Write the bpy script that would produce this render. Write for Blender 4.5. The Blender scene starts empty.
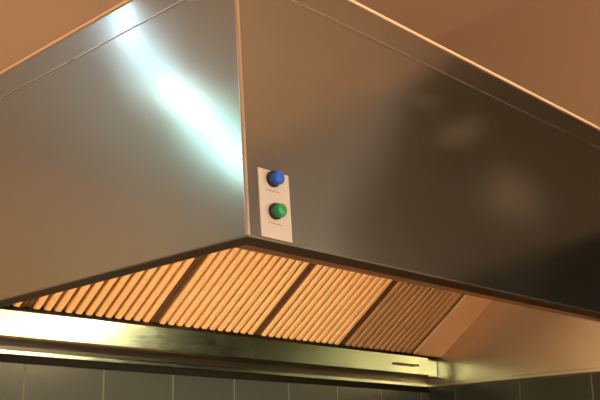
import bpy, bmesh, math
from mathutils import Vector, Matrix
S = bpy.context.scene
COL = S.collection
OZ = 1.95                      # underside of the hood above the floor
H = 0.60                       # hood height, its top meets the ceiling
D, W = 1.726, 2.904            # hood depth (to the back wall) and length (to the right wall)
DY = 0.0345                    # the front leans back this much over its height
X0, Y0 = -4.6, -3.4            # far sides of the room

# ---------------------------------------------------------------- helpers
class MB:
    def __init__(s): s.bm = bmesh.new()
    def poly(s, pts, mi=0):
        f = s.bm.faces.new([s.bm.verts.new(p) for p in pts]); f.material_index = mi; return f
    def hexa(s, b, t, mi=0):
        vb = [s.bm.verts.new(p) for p in b]; vt = [s.bm.verts.new(p) for p in t]
        n = len(vb)
        fs = [s.bm.faces.new(vb[::-1]), s.bm.faces.new(vt)]
        for i in range(n):
            fs.append(s.bm.faces.new((vb[i], vb[(i+1) % n], vt[(i+1) % n], vt[i])))
        for f in fs: f.material_index = mi
    def box(s, a, b, mi=0):
        x0, y0, z0 = a; x1, y1, z1 = b
        s.hexa([(x0,y0,z0),(x1,y0,z0),(x1,y1,z0),(x0,y1,z0)],
               [(x0,y0,z1),(x1,y0,z1),(x1,y1,z1),(x0,y1,z1)], mi)
    def extr(s, prof, fa, fb, mi=0):
        """prof: closed list of 2-D points, fa/fb map them to both end caps"""
        s.hexa([fa(*p) for p in prof], [fb(*p) for p in prof], mi)
    def lathe(s, prof, o, axis, seg=24, mi=0, smooth=True):
        axis = Vector(axis).normalized(); o = Vector(o)
        a = axis.orthogonal().normalized(); b = axis.cross(a)
        rings = []
        for r, h in prof:
            if r < 1e-6: rings.append([s.bm.verts.new(o + axis*h)])
            else: rings.append([s.bm.verts.new(o + axis*h + (a*math.cos(2*math.pi*i/seg) + b*math.sin(2*math.pi*i/seg))*r) for i in range(seg)])
        for p, q in zip(rings, rings[1:]):
            for i in range(seg):
                j = (i+1) % seg
                if len(p) == 1 and len(q) == 1: continue
                if len(p) == 1: f = s.bm.faces.new((p[0], q[j], q[i]))
                elif len(q) == 1: f = s.bm.faces.new((p[i], p[j], q[0]))
                else: f = s.bm.faces.new((p[i], p[j], q[j], q[i]))
                f.material_index = mi; f.smooth = smooth
    def build(s, name, mats, parent=None, bevel=0, seg=2):
        bmesh.ops.recalc_face_normals(s.bm, faces=s.bm.faces[:])
        me = bpy.data.meshes.new(name); s.bm.to_mesh(me); s.bm.free()
        for m in (mats if isinstance(mats, (list, tuple)) else [mats]): me.materials.append(m)
        o = bpy.data.objects.new(name, me); COL.objects.link(o)
        if parent: o.parent = parent
        if bevel:
            b = o.modifiers.new('bevel', 'BEVEL'); b.width = bevel; b.segments = seg; b.limit_method = 'ANGLE'
        return o
def tag(o, label=None, cat=None, group=None, kind=None):
    if label: o['label'] = label
    if cat: o['category'] = cat
    if group: o['group'] = group
    if kind: o['kind'] = kind
    return o
def empty(name, loc=(0,0,0)):
    o = bpy.data.objects.new(name, None); COL.objects.link(o); o.location = loc
    o.empty_display_size = .1
    return o

# ---------------------------------------------------------------- materials
def srgb(r, g, b):
    f = lambda c: (c/255/12.92) if c/255 <= .04045 else ((c/255+.055)/1.055)**2.4
    return (f(r), f(g), f(b), 1)
def newmat(name):
    m = bpy.data.materials.new(name); m.use_nodes = True
    nt = m.node_tree; p = nt.nodes['Principled BSDF']
    return m, nt, p
def N(nt, t, **k):
    n = nt.nodes.new(t)
    for a, b in k.items(): setattr(n, a, b)
    return n
def simple(name, col, rough=.5, metal=0, emit=None, es=0):
    m, nt, p = newmat(name)
    p.inputs['Base Color'].default_value = col
    p.inputs['Roughness'].default_value = rough
    p.inputs['Metallic'].default_value = metal
    no = N(nt, 'ShaderNodeTexNoise'); no.inputs['Scale'].default_value = 60
    tc = N(nt, 'ShaderNodeTexCoord'); nt.links.new(tc.outputs['Object'], no.inputs['Vector'])
    mr = N(nt, 'ShaderNodeMapRange'); mr.inputs[3].default_value = max(0, rough-.06); mr.inputs[4].default_value = min(1, rough+.06)
    nt.links.new(no.outputs['Fac'], mr.inputs[0]); nt.links.new(mr.outputs[0], p.inputs['Roughness'])
    if emit:
        p.inputs['Emission Color'].default_value = emit; p.inputs['Emission Strength'].default_value = es
    return m
def steel(name, col=(.58,.57,.55), rough=.3, stretch=(1,1,60), spread=.08, smudge=.12, metal=1.0, tint=None, aniso=0):
    """brushed stainless steel: grain along one axis plus cloudy wiped patches in the roughness"""
    m, nt, p = newmat(name)
    L = nt.links.new
    p.inputs['Metallic'].default_value = metal
    tc = N(nt, 'ShaderNodeTexCoord')
    mp = N(nt, 'ShaderNodeMapping'); mp.inputs['Scale'].default_value = [3*s for s in stretch]
    L(tc.outputs['Object'], mp.inputs['Vector'])
    g = N(nt, 'ShaderNodeTexNoise'); g.inputs['Scale'].default_value = 6; g.inputs['Detail'].default_value = 4
    L(mp.outputs[0], g.inputs['Vector'])
    c = N(nt, 'ShaderNodeTexNoise'); c.inputs['Scale'].default_value = 3.2; c.inputs['Detail'].default_value = 5
    c.inputs['Distortion'].default_value = .6
    L(tc.outputs['Object'], c.inputs['Vector'])
    a = N(nt, 'ShaderNodeMapRange'); a.inputs[1].default_value = .3; a.inputs[2].default_value = .7
    a.inputs[3].default_value = -spread; a.inputs[4].default_value = spread
    L(g.outputs['Fac'], a.inputs[0])
    b = N(nt, 'ShaderNodeMapRange'); b.inputs[1].default_value = .35; b.inputs[2].default_value = .65
    b.inputs[3].default_value = rough - smudge; b.inputs[4].default_value = rough + smudge
    L(c.outputs['Fac'], b.inputs[0])
    ad = N(nt, 'ShaderNodeMath', operation='ADD'); ad.use_clamp = True
    L(a.outputs[0], ad.inputs[0]); L(b.outputs[0], ad.inputs[1])
    L(ad.outputs[0], p.inputs['Roughness'])
    mx = N(nt, 'ShaderNodeMix', data_type='RGBA')
    mx.inputs[6].default_value = (*col, 1); mx.inputs[7].default_value = (*(tint or [x*.86 for x in col]), 1)
    L(c.outputs['Fac'], mx.inputs[0]); L(mx.outputs[2], p.inputs['Base Color'])
    if aniso:
        p.inputs['Anisotropic'].default_value = aniso
    return m
def plaster(name, col, rough=.9):
    m, nt, p = newmat(name); L = nt.links.new
    tc = N(nt, 'ShaderNodeTexCoord')
    c = N(nt, 'ShaderNodeTexNoise'); c.inputs['Scale'].default_value = 1.4; c.inputs['Detail'].default_value = 4
    L(tc.outputs['Object'], c.inputs['Vector'])
    mx = N(nt, 'ShaderNodeMix', data_type='RGBA')
    mx.inputs[6].default_value = (*[x*.95 for x in col], 1); mx.inputs[7].default_value = (*col, 1)
    L(c.outputs['Fac'], mx.inputs[0]); L(mx.outputs[2], p.inputs['Base Color'])
    p.inputs['Roughness'].default_value = rough
    f = N(nt, 'ShaderNodeTexNoise'); f.inputs['Scale'].default_value = 120
    L(tc.outputs['Object'], f.inputs['Vector'])
    bu = N(nt, 'ShaderNodeBump'); bu.inputs['Strength'].default_value = .05; bu.inputs['Distance'].default_value = .003
    L(f.outputs['Fac'], bu.inputs['Height']); L(bu.outputs[0], p.inputs['Normal'])
    return m
def tiles(name, axis, off, tw, th, zoff, col, col2, grout, rough=.25, mortar=.004):
    """wall tiles: world position, straight joints; axis 0 runs along x, 1 along y, 2 = floor"""
    m, nt, p = newmat(name); L = nt.links.new
    ge = N(nt, 'ShaderNodeNewGeometry'); sp = N(nt, 'ShaderNodeSeparateXYZ'); L(ge.outputs['Position'], sp.inputs[0])
    cb = N(nt, 'ShaderNodeCombineXYZ')
    def shifted(o, d):
        a = N(nt, 'ShaderNodeMath', operation='ADD'); L(o, a.inputs[0]); a.inputs[1].default_value = d; return a.outputs[0]
    u = sp.outputs[1] if axis == 1 else sp.outputs[0]
    v = sp.outputs[1] if axis == 2 else sp.outputs[2]
    L(shifted(u, -off + 40*tw), cb.inputs[0]); L(shifted(v, -zoff + 40*th), cb.inputs[1])
    p.inputs['Specular IOR Level'].default_value = .3
    br = N(nt, 'ShaderNodeTexBrick'); br.offset = 0; br.squash = 1
    L(cb.outputs[0], br.inputs['Vector'])
    br.inputs['Scale'].default_value = 1
    br.inputs['Brick Width'].default_value = tw; br.inputs['Row Height'].default_value = th
    br.inputs['Mortar Size'].default_value = mortar; br.inputs['Mortar Smooth'].default_value = .2
    br.inputs['Color1'].default_value = (*col, 1); br.inputs['Color2'].default_value = (*col2, 1); br.inputs['Mortar'].default_value = (*grout, 1)
    L(br.outputs['Color'], p.inputs['Base Color'])
    mr = N(nt, 'ShaderNodeMapRange'); mr.inputs[3].default_value = rough; mr.inputs[4].default_value = .8
    L(br.outputs['Fac'], mr.inputs[0]); L(mr.outputs[0], p.inputs['Roughness'])
    bu = N(nt, 'ShaderNodeBump'); bu.inputs['Strength'].default_value = .3; bu.inputs['Distance'].default_value = .002; bu.invert = True
    L(br.outputs['Fac'], bu.inputs['Height']); L(bu.outputs[0], p.inputs['Normal'])
    return m

M = {}
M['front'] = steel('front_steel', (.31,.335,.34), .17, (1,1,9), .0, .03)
M['band'] = steel('band_steel', (.30,.32,.32), .20, (1,1,9), .0, .03)
def painted_sheen(m, x_edge, soft, m_lo, sheen_spots, f_col):
    """painted haze up to x_edge and a few soft painted reflections: paler, less metallic there"""
    nt = m.node_tree; L = nt.links.new; p = nt.nodes['Principled BSDF']
    ge = N(nt, 'ShaderNodeNewGeometry'); sp = N(nt, 'ShaderNodeSeparateXYZ')
    no = N(nt, 'ShaderNodeTexNoise'); no.inputs['Scale'].default_value = 2.2; no.inputs['Detail'].default_value = 3
    L(ge.outputs['Position'], no.inputs['Vector'])
    sc = N(nt, 'ShaderNodeVectorMath', operation='MULTIPLY_ADD'); sc.inputs[1].default_value = (.25,.25,.16); sc.inputs[2].default_value = (-.125,-.125,-.08)
    L(no.outputs['Color'], sc.inputs[0])
    av = N(nt, 'ShaderNodeVectorMath', operation='ADD'); L(ge.outputs['Position'], av.inputs[0]); L(sc.outputs[0], av.inputs[1])
    L(av.outputs[0], sp.inputs[0])
    # the haze edge leans with height
    le = N(nt, 'ShaderNodeMath', operation='MULTIPLY_ADD'); L(sp.outputs[2], le.inputs[0]); le.inputs[1].default_value = -.45; L(sp.outputs[0], le.inputs[2])
    mr = N(nt, 'ShaderNodeMapRange'); mr.interpolation_type = 'SMOOTHSTEP'
    mr.inputs[1].default_value = x_edge-soft - .45*(OZ+.25); mr.inputs[2].default_value = x_edge+soft - .45*(OZ+.25); mr.inputs[3].default_value = 1; mr.inputs[4].default_value = 0
    L(le.outputs[0], mr.inputs[0]); cur = mr.outputs[0]
    for (x, z, a, b, rot, k) in sheen_spots:
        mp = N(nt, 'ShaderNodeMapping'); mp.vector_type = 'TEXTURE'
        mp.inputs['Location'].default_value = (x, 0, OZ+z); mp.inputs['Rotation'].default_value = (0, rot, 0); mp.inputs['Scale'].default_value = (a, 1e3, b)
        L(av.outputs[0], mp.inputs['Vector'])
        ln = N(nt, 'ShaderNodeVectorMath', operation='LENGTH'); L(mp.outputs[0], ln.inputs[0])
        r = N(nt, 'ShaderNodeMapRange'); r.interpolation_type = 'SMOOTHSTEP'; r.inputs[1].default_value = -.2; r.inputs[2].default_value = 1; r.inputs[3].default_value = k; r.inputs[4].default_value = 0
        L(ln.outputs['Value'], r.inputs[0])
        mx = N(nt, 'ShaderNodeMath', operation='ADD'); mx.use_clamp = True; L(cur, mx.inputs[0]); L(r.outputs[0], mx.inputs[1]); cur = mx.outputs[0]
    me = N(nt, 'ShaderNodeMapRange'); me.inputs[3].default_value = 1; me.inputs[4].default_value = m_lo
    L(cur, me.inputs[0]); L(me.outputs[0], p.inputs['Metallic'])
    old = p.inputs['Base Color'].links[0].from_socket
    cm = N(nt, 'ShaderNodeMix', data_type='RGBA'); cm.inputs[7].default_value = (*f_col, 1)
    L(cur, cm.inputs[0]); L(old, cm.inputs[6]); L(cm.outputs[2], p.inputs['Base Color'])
painted_sheen(M['front'], -9, .28, .62, ((.74,.39,.20,.06,-.35,.3),(.93,.24,.30,.11,-.2,.34),(.62,.43,.10,.035,-.3,.18)), (.42,.34,.24))  # soft reflections painted into the front steel as pale spots
painted_sheen(M['band'], -9, .28, .62, (), (.42,.40,.36))
M['end'] = steel('end_steel', (.38,.46,.44), .14, (1,1,9), .0, .03, metal=.9)
def broad(m, r, f):
    """second, wide gloss lobe of the brushed finish"""
    nt = m.node_tree; L = nt.links.new; p = nt.nodes['Principled BSDF']
    q = N(nt, 'ShaderNodeBsdfPrincipled'); q.inputs['Roughness'].default_value = r
    q.inputs['Metallic'].default_value = p.inputs['Metallic'].default_value
    L(p.inputs['Base Color'].links[0].from_socket, q.inputs['Base Color'])
    mx = N(nt, 'ShaderNodeMixShader'); mx.inputs[0].default_value = f
    L(p.outputs[0], mx.inputs[1]); L(q.outputs[0], mx.inputs[2])
    L(mx.outputs[0], nt.nodes['Material Output'].inputs['Surface'])
broad(M['end'], .42, .42)
M['edge'] = steel('polished_edge', (.80,.75,.70), .35, (1,1,20), .02, .02, metal=.6)
M['flange'] = steel('flange_steel', (.17,.15,.12), .36, (1,1,9), .0, .02)
M['lining'] = steel('lining_steel', (.49,.45,.37), .34, (1,1,9), .02, .05)
M['plate_steel'] = steel('plain_steel', (.74,.60,.45), .40, (1,1,9), .02, .05, metal=.6)
M['channel'] = steel('channel_steel', (.46,.38,.29), .40, (1,1,9), .02, .05, metal=.7)
M['corner'] = steel('corner_steel', (.60,.57,.53), .3, (1,1,9), 0, .03)
M['gutter'] = steel('gutter_steel', (.23,.31,.25), .20, (1,1,9), .03, .05)
M['filter'] = steel('amber_filter_steel', (.97,.73,.44), .40, (40,1,1), .05, .05, metal=.45, tint=(.92,.67,.39))  # amber tone in the base colour
M['filter_dull'] = steel('dull_filter_steel', (.50,.37,.24), .45, (40,1,1), .05, .05, metal=.55, tint=(.42,.30,.18))
M['frame'] = steel('filter_frame_steel', (.13,.075,.04), .45, (1,1,1), .0, .03, metal=.5)
M['rim_pale'] = simple('rim_highlight', (.86,.66,.46,1), .55)
M['plate'] = simple('control_plate_plastic', srgb(180,180,180), .45)
M['ink'] = simple('plate_print', srgb(170,95,60), .6)
M['bezel'] = simple('button_bezel', srgb(24,26,34), .35)
M['blue'] = simple('blue_lens', srgb(18,92,215), .22)
M['green'] = simple('green_lens', srgb(6,145,88), .22)
M['shade'] = simple('shadow_dark', srgb(12,12,10), .7)
M['shade'].node_tree.nodes['Principled BSDF'].inputs['Specular IOR Level'].default_value = .05
M['cap'] = simple('fixing_cap', srgb(150,175,225), .3)
M['ceiling'] = plaster('ceiling_paint', (.66,.47,.31))
M['upper'] = plaster('upper_wall_paint', (.50,.36,.24))
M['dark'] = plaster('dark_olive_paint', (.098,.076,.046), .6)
M['wall'] = plaster('wall_paint', (.37,.375,.375))
M['ochre'] = plaster('ochre_paint', (.88,.46,.20))
M['tileA'] = tiles('back_wall_tile', 0, .597, .3205, .30, OZ-.003, (.019,.026,.026), (.022,.028,.027), (.042,.048,.043), .22)
M['tileB'] = tiles('right_wall_tile', 1, .463, .367, .30, OZ-.003, (.009,.011,.009), (.010,.012,.010), (.03,.032,.027), .3)
M['floor'] = tiles('floor_tile', 2, 0, .3, .3, 0, (.42,.19,.09), (.38,.17,.08), (.22,.16,.11), .45)
M['body'] = simple('lamp_body', srgb(225,225,220), .5)
M['tube'] = simple('tube_glow', (1,1,1,1), .4, emit=(.60,1,.98,1), es=21)
M['bulk'] = simple('bulkhead_glow', (1,1,1,1), .4, emit=(.74,1,.66,1), es=2.9)
M['peach'] = simple('fringe_glow', (1,1,1,1), .4, emit=(1,.50,.30,1), es=5.0)
M['blueglow'] = simple('blue_strip_glow', (1,1,1,1), .4, emit=(.30,.72,1,1), es=15)
M['warm'] = simple('hood_fill_glow', (1,1,1,1), .4, emit=(1,.69,.37,1), es=820)
M['day'] = simple('added_pane_glow', (1,1,1,1), .3, emit=(1,.96,.88,1), es=3.2)
M['globe'] = simple('globe_glow', (1,1,1,1), .4, emit=(1,.71,.44,1), es=140)

def P(x, y, z): return (x, y, z+OZ)

# ---------------------------------------------------------------- the room
def room(name, a, b, m):
    mb = MB(); mb.box(a, b); return tag(mb.build(name, m), kind='structure')
T = .12
ZC = OZ + 1.9; YF = 5.0      # ceiling height, far wall of the part of the room beside the hood
TILE_END = -2.15               # the right wall is tiled from the back corner to here
room('floor', (X0-T, Y0-T, -T), (W+T, YF+T, 0), M['floor'])
room('ceiling', (X0-T, Y0-T, ZC), (W+T, YF+T, ZC+T), M['ceiling'])
mb = MB(); mb.box((-.25, D, 0), (W+T, YF, OZ), 0); mb.box((-.25, D, OZ), (W+T, YF, ZC), 1)
tag(mb.build('wall_back', [M['tileA'], M['upper']]), kind='structure')
zt = OZ + .70                  # top of the tiles on the right wall, in front of the hood
mb = MB(); mb.box((W, TILE_END, 0), (W+T, .3, zt), 0); mb.box((W, .3, 0), (W+T, D, OZ), 0)
mb.box((W, .3, OZ), (W+T, D, ZC), 2); mb.box((W, Y0-T, 0), (W+T, TILE_END, zt), 1)
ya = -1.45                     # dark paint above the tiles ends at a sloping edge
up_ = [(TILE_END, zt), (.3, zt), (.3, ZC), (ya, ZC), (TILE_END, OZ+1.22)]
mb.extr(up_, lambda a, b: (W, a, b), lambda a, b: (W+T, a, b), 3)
pl = [(Y0-T, zt), (TILE_END, zt), (TILE_END, OZ+1.22), (ya, ZC), (Y0-T, ZC)]
mb.extr(pl, lambda a, b: (W, a, b), lambda a, b: (W+T, a, b), 1)
tag(mb.build('wall_right', [M['tileB'], M['wall'], M['upper'], M['dark']]), kind='structure')
room('wall_far', (X0-T, YF, 0), (W+T, YF+T, ZC), M['ochre'])
room('wall_left', (X0-T, Y0-T, 0), (X0, YF, ZC), M['wall'])
room('wall_front', (X0, Y0-T, 0), (W, Y0, ZC), M['wall'])

# unseen glowing window added in the front wall for cool light
wx0, wx1, wz0, wz1 = .7, 2.5, OZ-.75, OZ+.65
mb = MB()
for a, b in (((wx0-.06, wz0-.06),(wx1+.06, wz0)),((wx0-.06, wz1),(wx1+.06, wz1+.06)),((wx0-.06, wz0),(wx0, wz1)),((wx1, wz0),(wx1+.06, wz1)),(((wx0+wx1)/2-.02, wz0),((wx0+wx1)/2+.02, wz1))):
    mb.box((a[0], Y0, a[1]), (b[0], Y0+.05, b[1]), 0)
win = tag(mb.build('added_window_1', M['body']), kind='structure')
mb = MB(); mb.box((wx0, Y0+.004, wz0), (wx1, Y0+.012, wz1)); o = mb.build('pane', M['day']); o.parent = win
# ---------------------------------------------------------------- the hood
SF = .88                       # seam height as a share of the hood height
TH = .018
hood = tag(empty('extractor_hood', (W/2, D/2, OZ)),
           'large boxy stainless steel extractor hood fixed high up above dark wall tiles', 'extractor hood')
def part(mb, name, m, parent=None, **k):
    """build in world coordinates and parent without moving"""
    o = mb.build(name, m, **k)
    par = parent or hood
    o.parent = par
    bpy.context.view_layer.update()
    o.matrix_parent_inverse = par.matrix_world.inverted()
    return o
def yf(z): return DY*z/H       # front face position at a height
G = .0015
def front_slab(z0, z1, x0, x1, out=0.0, th=TH):
    mb = MB()
    xi = x0 + th - .005            # mitred inner edge
    mb.hexa([P(x0, yf(z0)-out, z0), P(x1, yf(z0)-out, z0), P(x1, yf(z0)+th, z0), P(xi, yf(z0)+th, z0)],
            [P(x0, yf(z1)-out, z1), P(x1, yf(z1)-out, z1), P(x1, yf(z1)+th, z1), P(xi, yf(z1)+th, z1)])
    return mb
def end_slab(z0, z1, y_in=.005, out=0.0, th=TH):
    mb = MB()
    mb.hexa([P(-out, yf(z0)+y_in, z0), P(th, yf(z0)+y_in+th-.005, z0), P(th, D, z0), P(-out, D, z0)],
            [P(-out, yf(z1)+y_in, z1), P(th, yf(z1)+y_in+th-.005, z1), P(th, D, z1), P(-out, D, z1)])
    return mb
zs = H*SF
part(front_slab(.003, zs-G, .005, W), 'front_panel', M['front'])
part(end_slab(.003, zs-G), 'end_panel', M['end'])
part(front_slab(zs+G, H-.004, .005, W), 'upper_front_band', M['band'])
part(end_slab(zs+G, H-.004), 'upper_end_band', M['end'])
# folded seams between panel and band
part(front_slab(zs-.0014, zs+.0014, .004, W, .0016, .004), 'seam_strip', M['corner'])
part(end_slab(zs-.0014, zs+.0014, .004, .0016, .004), 'seam_strip', M['corner'])
# polished, rounded corner of the two faces
mb = MB()
n = 8; R = .004
prof = [(R - R*math.cos(i/n*math.pi/2), R - R*math.sin(i/n*math.pi/2)) for i in range(n+1)]
prof = [(-.0004, .0055)] + [(a-.0004, b-.0004) for a, b in prof] + [(.0055, -.0004), (.0055, .0004), (.0006, .0055)]
mb.extr(prof, lambda a, b: P(a, b, .003), lambda a, b: P(a, b+DY*(H-.004)/H, H-.004))
part(mb, 'corner_strip', M['corner'])
# rolled rim along the top edge, its caught light painted pale
mb = MB()
zt = H
yb = yf(H)
mb.hexa([P(-.004, yb-.004, H-.004), P(W, yb-.004, H-.004), P(W, yb+.006, H-.004), P(.006, yb+.006, H-.004), P(.006, D, H-.004), P(-.004, D, H-.004)],
        [P(-.006, yb-.006, H), P(W, yb-.006, H), P(W, yb+.006, H), P(.006, yb+.006, H), P(.006, D, H), P(-.006, D, H)])
part(mb, 'top_rim', M['rim_pale'])
mb = MB(); mb.box(P(TH, yb+.012, H-.012), P(W, D, H-.006)); part(mb, 'roof_panel', M['flange'])
# turned-in bottom flange
FW, FE, HEM = .0957, .039, .048
mb = MB()
mb.hexa([P(-.001, -.001, 0), P(W, -.001, 0), P(W, HEM, 0), P(FE, HEM, 0), P(FE, D, 0), P(-.001, D, 0)],
        [P(-.001, -.001, .0035), P(W, -.001, .0035), P(W, HEM, .0028), P(FE, HEM, .0028), P(FE, D, .0028), P(-.001, D, .0035)])
part(mb, 'bottom_flange', M['flange'])
mb = MB()
mb.hexa([P(FE, HEM, .001), P(W, HEM, .001), P(W, FW, .006), P(FE, FW, .006)],
        [P(FE, HEM, .004), P(W, HEM, .004), P(W, FW, .009), P(FE, FW, .009)])
part(mb, 'drip_channel', M['channel'])
# wall-side lining on the right wall, back strip above the tiles, inner roof
LT = .006
mb = MB(); mb.box(P(W-LT, TH+.04, .02), P(W, D, H-.02)); part(mb, 'side_lining', M['lining'])
mb = MB(); mb.box(P(W-LT-.006, FW+.002, 0), P(W, D, .02)); part(mb, 'side_hem', M['lining'], bevel=.003)
mb = MB(); mb.box(P(FE, D-.010, 0), P(W-LT-.006, D, .019)); part(mb, 'back_hem', M['gutter'], bevel=.003)
mb = MB(); mb.box(P(TH, D-.004, .019), P(W-LT, D, H-.02)); part(mb, 'back_lining', M['flange'])
ANG = math.radians(37)
FY, FZ, FL = 1.632, .146, .50        # lower end of the filter bank and its length
ca, sa = math.cos(ANG), math.sin(ANG)
def fp(x, s, h):                     # point on the filter bank: s up the slope, h out of it (down and to the front)
    return P(x, FY - s*ca - h*sa, FZ + s*sa - h*ca)
TY, TZ = FY-FL*ca, FZ+FL*sa
mb = MB(); mb.box(P(TH, yf(.5)+TH, TZ+.012), P(W-LT, TY+.02, TZ+.018)); part(mb, 'inner_roof', M['lining'])
# filter rails and the blank plate that fills the bank up to the right wall
FX0, FWD = .003, .5335
xs = [.535 + FWD*i for i in range(5)]
XE = xs[-1]
mb = MB(); mb.hexa([fp(XE+.002, 0, -.012), fp(W-LT, 0, -.012), fp(W-LT, FL, -.012), fp(XE+.002, FL, -.012)],
                   [fp(XE+.002, 0, .004), fp(W-LT, 0, .004), fp(W-LT, FL, .004), fp(XE+.002, FL, .004)])
part(mb, 'blank_plate', M['plate_steel'], bevel=.003)
mb = MB(); mb.box(P(TH, D-.006, -.024), P(W-.004, D, 0)); part(mb, 'shadow_strip', M['shade'])  # dark strip standing in for the shadow band below the back hem
# grease gutter
GY, GZ0, GZ1, GX1 = 1.626, .043, .132, 2.775
mb = MB()
t = .003
prof = [(GY, GZ1), (GY, GZ0+.006), (GY+.006, GZ0), (D-.004, GZ0), (D-.004, GZ0+t), (GY+.007, GZ0+t), (GY+t, GZ0+.008), (GY+t, GZ1-.004), (GY+.012, GZ1-.004), (GY+.012, GZ1)]
mb.extr(prof, lambda a, b: P(TH, a, b), lambda a, b: P(GX1, a, b))
mb.box(P(GX1, GY, GZ0), P(GX1+.004, D-.004, GZ1))
gut = part(mb, 'grease_gutter', M['gutter'])
mb = MB()                            # pull tab near the right end
mb.box(P(2.50, GY-.012, .088), P(2.685, GY, .094)); mb.box(P(2.50, GY-.012, .084), P(2.685, GY-.009, .088))
part(mb, 'pull_tab', M['frame'], gut, bevel=.001)
# cover piece between gutter and right wall
mb = MB(); mb.box(P(GX1+.006, GY+.03, GZ0), P(W-LT, D-.004, GZ1)); part(mb, 'gutter_end_block', M['gutter'], bevel=.006)

# control plate
mb = MB()
px0, px1, pz0, pz1 = .0317, .1111, .0062, .1366
mb.hexa([P(px0, yf(pz0)-.002, pz0), P(px1, yf(pz0)-.002, pz0), P(px1, yf(pz0)+.002, pz0), P(px0, yf(pz0)+.002, pz0)],
        [P(px0, yf(pz1)-.002, pz1), P(px1, yf(pz1)-.002, pz1), P(px1, yf(pz1)+.002, pz1), P(px0, yf(pz1)+.002, pz1)])
plate = part(mb, 'control_plate', M['plate'], bevel=.001)
plate['label'] = 'pale control plate'
for bx, bz, m, lb in ((.0665, .1200, 'blue', 'blue push button'), (.0675, .0580, 'green', 'green push button')):
    y = yf(bz) - .002
    mb = MB()
    mb.lathe([(0,-.001),(.0145,-.001),(.0155,.002),(.0155,.007),(.0135,.0085),(0,.0085)], P(bx, y, bz), (0,-1,-.06), 28)
    bez = part(mb, 'push_button', M['bezel'], plate); bez['label'] = lb + ' in a dark bezel'
    # lens cap joined into the same button mesh as a second material
    mb = MB()
    mb.bm.from_mesh(bez.data)
    mb.lathe([(.0125,.0075),(.0128,.018),(.0122,.0205),(.0095,.0222),(0,.0228)], P(bx, y, bz), (0,-1,-.06), 10, 1, False)
    mb.bm.to_mesh(bez.data); mb.bm.free(); bez.data.materials.append(M[m])
    mb = MB()                        # worn print under the button
    za = bz - .0235
    mb.hexa([P(bx-.017, yf(za)-.0024, za), P(bx+.017, yf(za)-.0024, za-.001), P(bx+.017, yf(za)-.001, za-.001), P(bx-.017, yf(za)-.001, za)],
            [P(bx-.017, yf(za)-.0024, za+.0016), P(bx+.017, yf(za)-.0024, za+.0006), P(bx+.017, yf(za)-.001, za+.0006), P(bx-.017, yf(za)-.001, za+.0016)])
    part(mb, 'printed_line', M['ink'], plate)
# small round cap on the upper band of the end panel
mb = MB(); mb.lathe([(.020,0),(.020,.003),(.017,.006),(.008,.0075),(0,.008)], P(0, .152, .531), (-1,0,0), 24)
part(mb, 'fixing_cap', M['cap'])

# ---------------------------------------------------------------- the baffle filters
NB = 12
def make_filter(x0, x1, label, dull):
    f = tag(empty('baffle_filter', fp((x0+x1)/2, 0, 0)), label, 'grease filter', 'baffle filters along the hood')
    x0 += .0015; x1 -= .0015
    fm = MB()
    e = .016                         # side channels and end rails of the frame
    def bar(a0, a1, s0, s1, h0, h1):
        fm.hexa([fp(a0,s0,h0), fp(a1,s0,h0), fp(a1,s1,h0), fp(a0,s1,h0)], [fp(a0,s0,h1), fp(a1,s0,h1), fp(a1,s1,h1), fp(a0,s1,h1)])
    bar(x0, x0+e, 0, FL, -.03, -.006); bar(x1-e, x1, 0, FL, -.03, -.006)
    bar(x0, x1, 0, FL, -.034, -.030)
    bar(x0+e, x1-e, FL-.012, FL, -.03, -.004)
    part(fm, 'frame', M['frame'], f)
    b = MB()
    pitch = (x1-x0-2*e)/NB; rw = pitch*.68; dep = .026; t = .0015; r = .005
    for i in range(NB):
        c = x0+e+pitch*(i+.5)
        prof = [(c-rw/2+.003,-dep),(c-rw/2,-r),(c-rw/2+r*.5,-r*.35),(c-rw/2+r*1.4,0),(c+rw/2-r*1.4,0),(c+rw/2-r*.5,-r*.35),(c+rw/2,-r),(c+rw/2-.003,-dep)]
        b.extr(prof, lambda a, h: fp(a, .001, h), lambda a, h: fp(a, FL-.013, h))
    part(b, 'baffles', M['filter_dull' if dull else 'filter'], f)
    return f
names = ['baffle filter at the far left end of the row, mostly hidden behind the hood',
         'amber baffle filter beside the leftmost one, left of the first wide dark joint',
         'bright amber baffle filter below the hood corner, between the two dark joints',
         'bright amber baffle filter right of the second dark joint, next to the dull brown one',
         'dull brown baffle filter at the right end of the row, beside the steel wall lining']
edges = [FE+.002] + xs
for i in range(5): make_filter(edges[i], edges[i+1], names[i], i == 4)

# ---------------------------------------------------------------- lamps: strip and bulkhead, plus unseen added lights
lamp = tag(empty('curved_strip_lamp', (-2.2,3.0,ZC)), 'long cool white curved strip lamp on the ceiling beside the free end of the hood', 'lamp')
path = [(-1.40,2.38,.032),(-1.64,2.66,.036),(-1.91,2.84,.042),(-2.23,3.04,.050),(-2.56,3.22,.060),(-3.0,3.48,.070),(-3.7,3.9,.080),(-4.0,4.08,.08)]
def ribbon(mb, i0, i1, k0, k1, z0, z1):
    pv = [Vector((a,b,0)) for a,b,c in path]; pr = []
    for i in range(i0, i1+1):
        d = (pv[min(i+1,len(pv)-1)] - pv[max(i-1,0)]).normalized(); n = Vector((-d.y, d.x, 0)); wd = path[i][2]
        pr.append((pv[i]+n*wd*k0, pv[i]+n*wd*k1))
    for (a,b),(c,d) in zip(pr, pr[1:]):
        mb.hexa([(a.x,a.y,z0),(b.x,b.y,z0),(d.x,d.y,z0),(c.x,c.y,z0)], [(a.x,a.y,z1),(b.x,b.y,z1),(d.x,d.y,z1),(c.x,c.y,z1)])
    return mb
part(ribbon(MB(), 0, 7, -2.3, 2.3, ZC-.012, ZC), 'lamp_body', M['body'], lamp)
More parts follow.
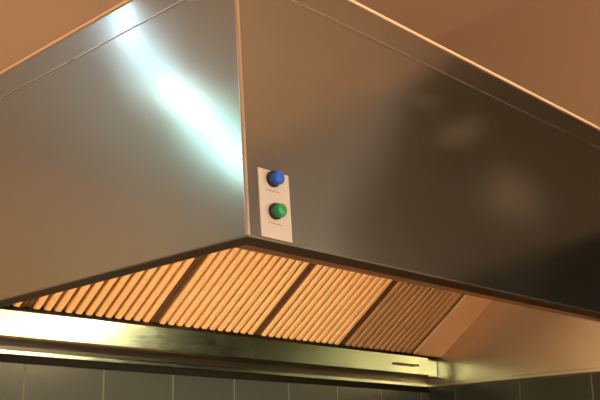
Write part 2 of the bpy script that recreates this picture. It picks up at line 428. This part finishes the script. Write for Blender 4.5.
part(ribbon(MB(), 0, 3, -1, 1, ZC-.022, ZC-.012), 'blue_diffuser', M['blueglow'], lamp)
part(ribbon(MB(), 3, 7, -1, 1, ZC-.022, ZC-.012), 'white_diffuser', M['tube'], lamp)
part(ribbon(ribbon(MB(), 0, 4, -2.25, -1.05, ZC-.020, ZC-.012), 0, 4, 1.05, 2.25, ZC-.020, ZC-.012), 'fringe_edge', M['peach'], lamp)  # glowing edges added for a peach fringe on the reflected streak
for i, x in enumerate((.75, 1.55)):  # unseen lights added inside the hood to brighten the filters
    g = tag(empty('hood_fill_light', P(x, .5, TZ+.012)), ('unseen warm round light added under the hood roof near its free end', 'unseen warm round light added under the hood roof near its middle')[i], 'lamp', 'added hood lights')
    mb = MB(); mb.lathe([(.0,0),(.115,0),(.115,-.012),(.10,-.016),(.10,-.008),(0,-.008)], P(x, .5, TZ+.012), (0,0,1), 28); part(mb, 'trim_ring', M['body'], g)
    mb = MB(); mb.lathe([(.098,-.0085),(.098,-.013),(.06,-.02),(0,-.022)], P(x, .5, TZ+.012), (0,0,1), 28); part(mb, 'diffuser', M['warm'], g)
bl = tag(empty('bulkhead_lamp', P(1.25, .07, .36)), 'pale rectangular bulkhead lamp on the inner face of the hood front', 'lamp')
mb = MB(); mb.box(P(.70, .046, .19), P(1.80, .075, .43)); part(mb, 'lamp_body', M['body'], bl, bevel=.004)
mb = MB(); mb.box(P(.72, .075, .20), P(1.78, .11, .42)); part(mb, 'diffuser', M['bulk'], bl, bevel=.012)
for i, (x, y) in enumerate(((-1.9,-1.9),(-.3,-2.5),(-3.3,1.4),(1.7,-2.8))):  # unseen globe lights added to warm the ceiling and walls
    g = tag(empty('fill_globe', (x, y, ZC)), ('unseen warm globe light added nearest the left wall', 'unseen warm globe light added nearest the front wall', 'unseen warm globe light added low beside the curved strip lamp', 'unseen warm globe light added near the window')[i], 'lamp', 'added globe lights')
    cl = 2.6 if i == 2 else 1.75
    mb = MB(); mb.lathe([(0,0),(.004,0),(.004,cl),(0,cl)], (x,y,ZC-cl), (0,0,1), 10); mb.lathe([(0,-.02),(.05,-.02),(.05,0),(0,0)], (x,y,ZC), (0,0,1), 20)
    part(mb, 'cord', M['bezel'], g)
    mb = MB(); mb.lathe([(.13*math.sin(k/12*math.pi), -.13*math.cos(k/12*math.pi)) for k in range(13)], (x,y,ZC-cl-.12), (0,0,1), 24)
    part(mb, 'globe', M['globe'], g)

# ---------------------------------------------------------------- camera and view
F, YAW, PIT, ROL = 940.47, .81831, .28065, -.02349
cy, sy, cp, sp = math.cos(YAW), math.sin(YAW), math.cos(PIT), math.sin(PIT)
fw = Vector((sy*cp, cy*cp, sp)); rt = Vector((cy, -sy, 0)); up = rt.cross(fw)
r2 = rt*math.cos(ROL) + up*math.sin(ROL); u2 = -rt*math.sin(ROL) + up*math.cos(ROL)
cam = bpy.data.cameras.new('camera'); co = bpy.data.objects.new('camera', cam); COL.objects.link(co)
m = Matrix((r2, u2, -fw)).transposed().to_4x4(); m.translation = Vector(P(-1.10076, -1.15668, -.39526))
co.matrix_world = m
cam.sensor_width = 36; cam.lens = F*36/600; cam.clip_start = .02
S.camera = co
w = bpy.data.worlds.new('world'); S.world = w; w.use_nodes = True
w.node_tree.nodes['Background'].inputs[0].default_value = (.02,.018,.015,1)
S.view_settings.view_transform = 'Standard'; S.view_settings.look = 'None'
S.view_settings.exposure = 0; S.view_settings.gamma = 1; S.view_settings.use_curve_mapping = False
S.cycles.use_denoising = True
S.cycles.max_bounces = 8
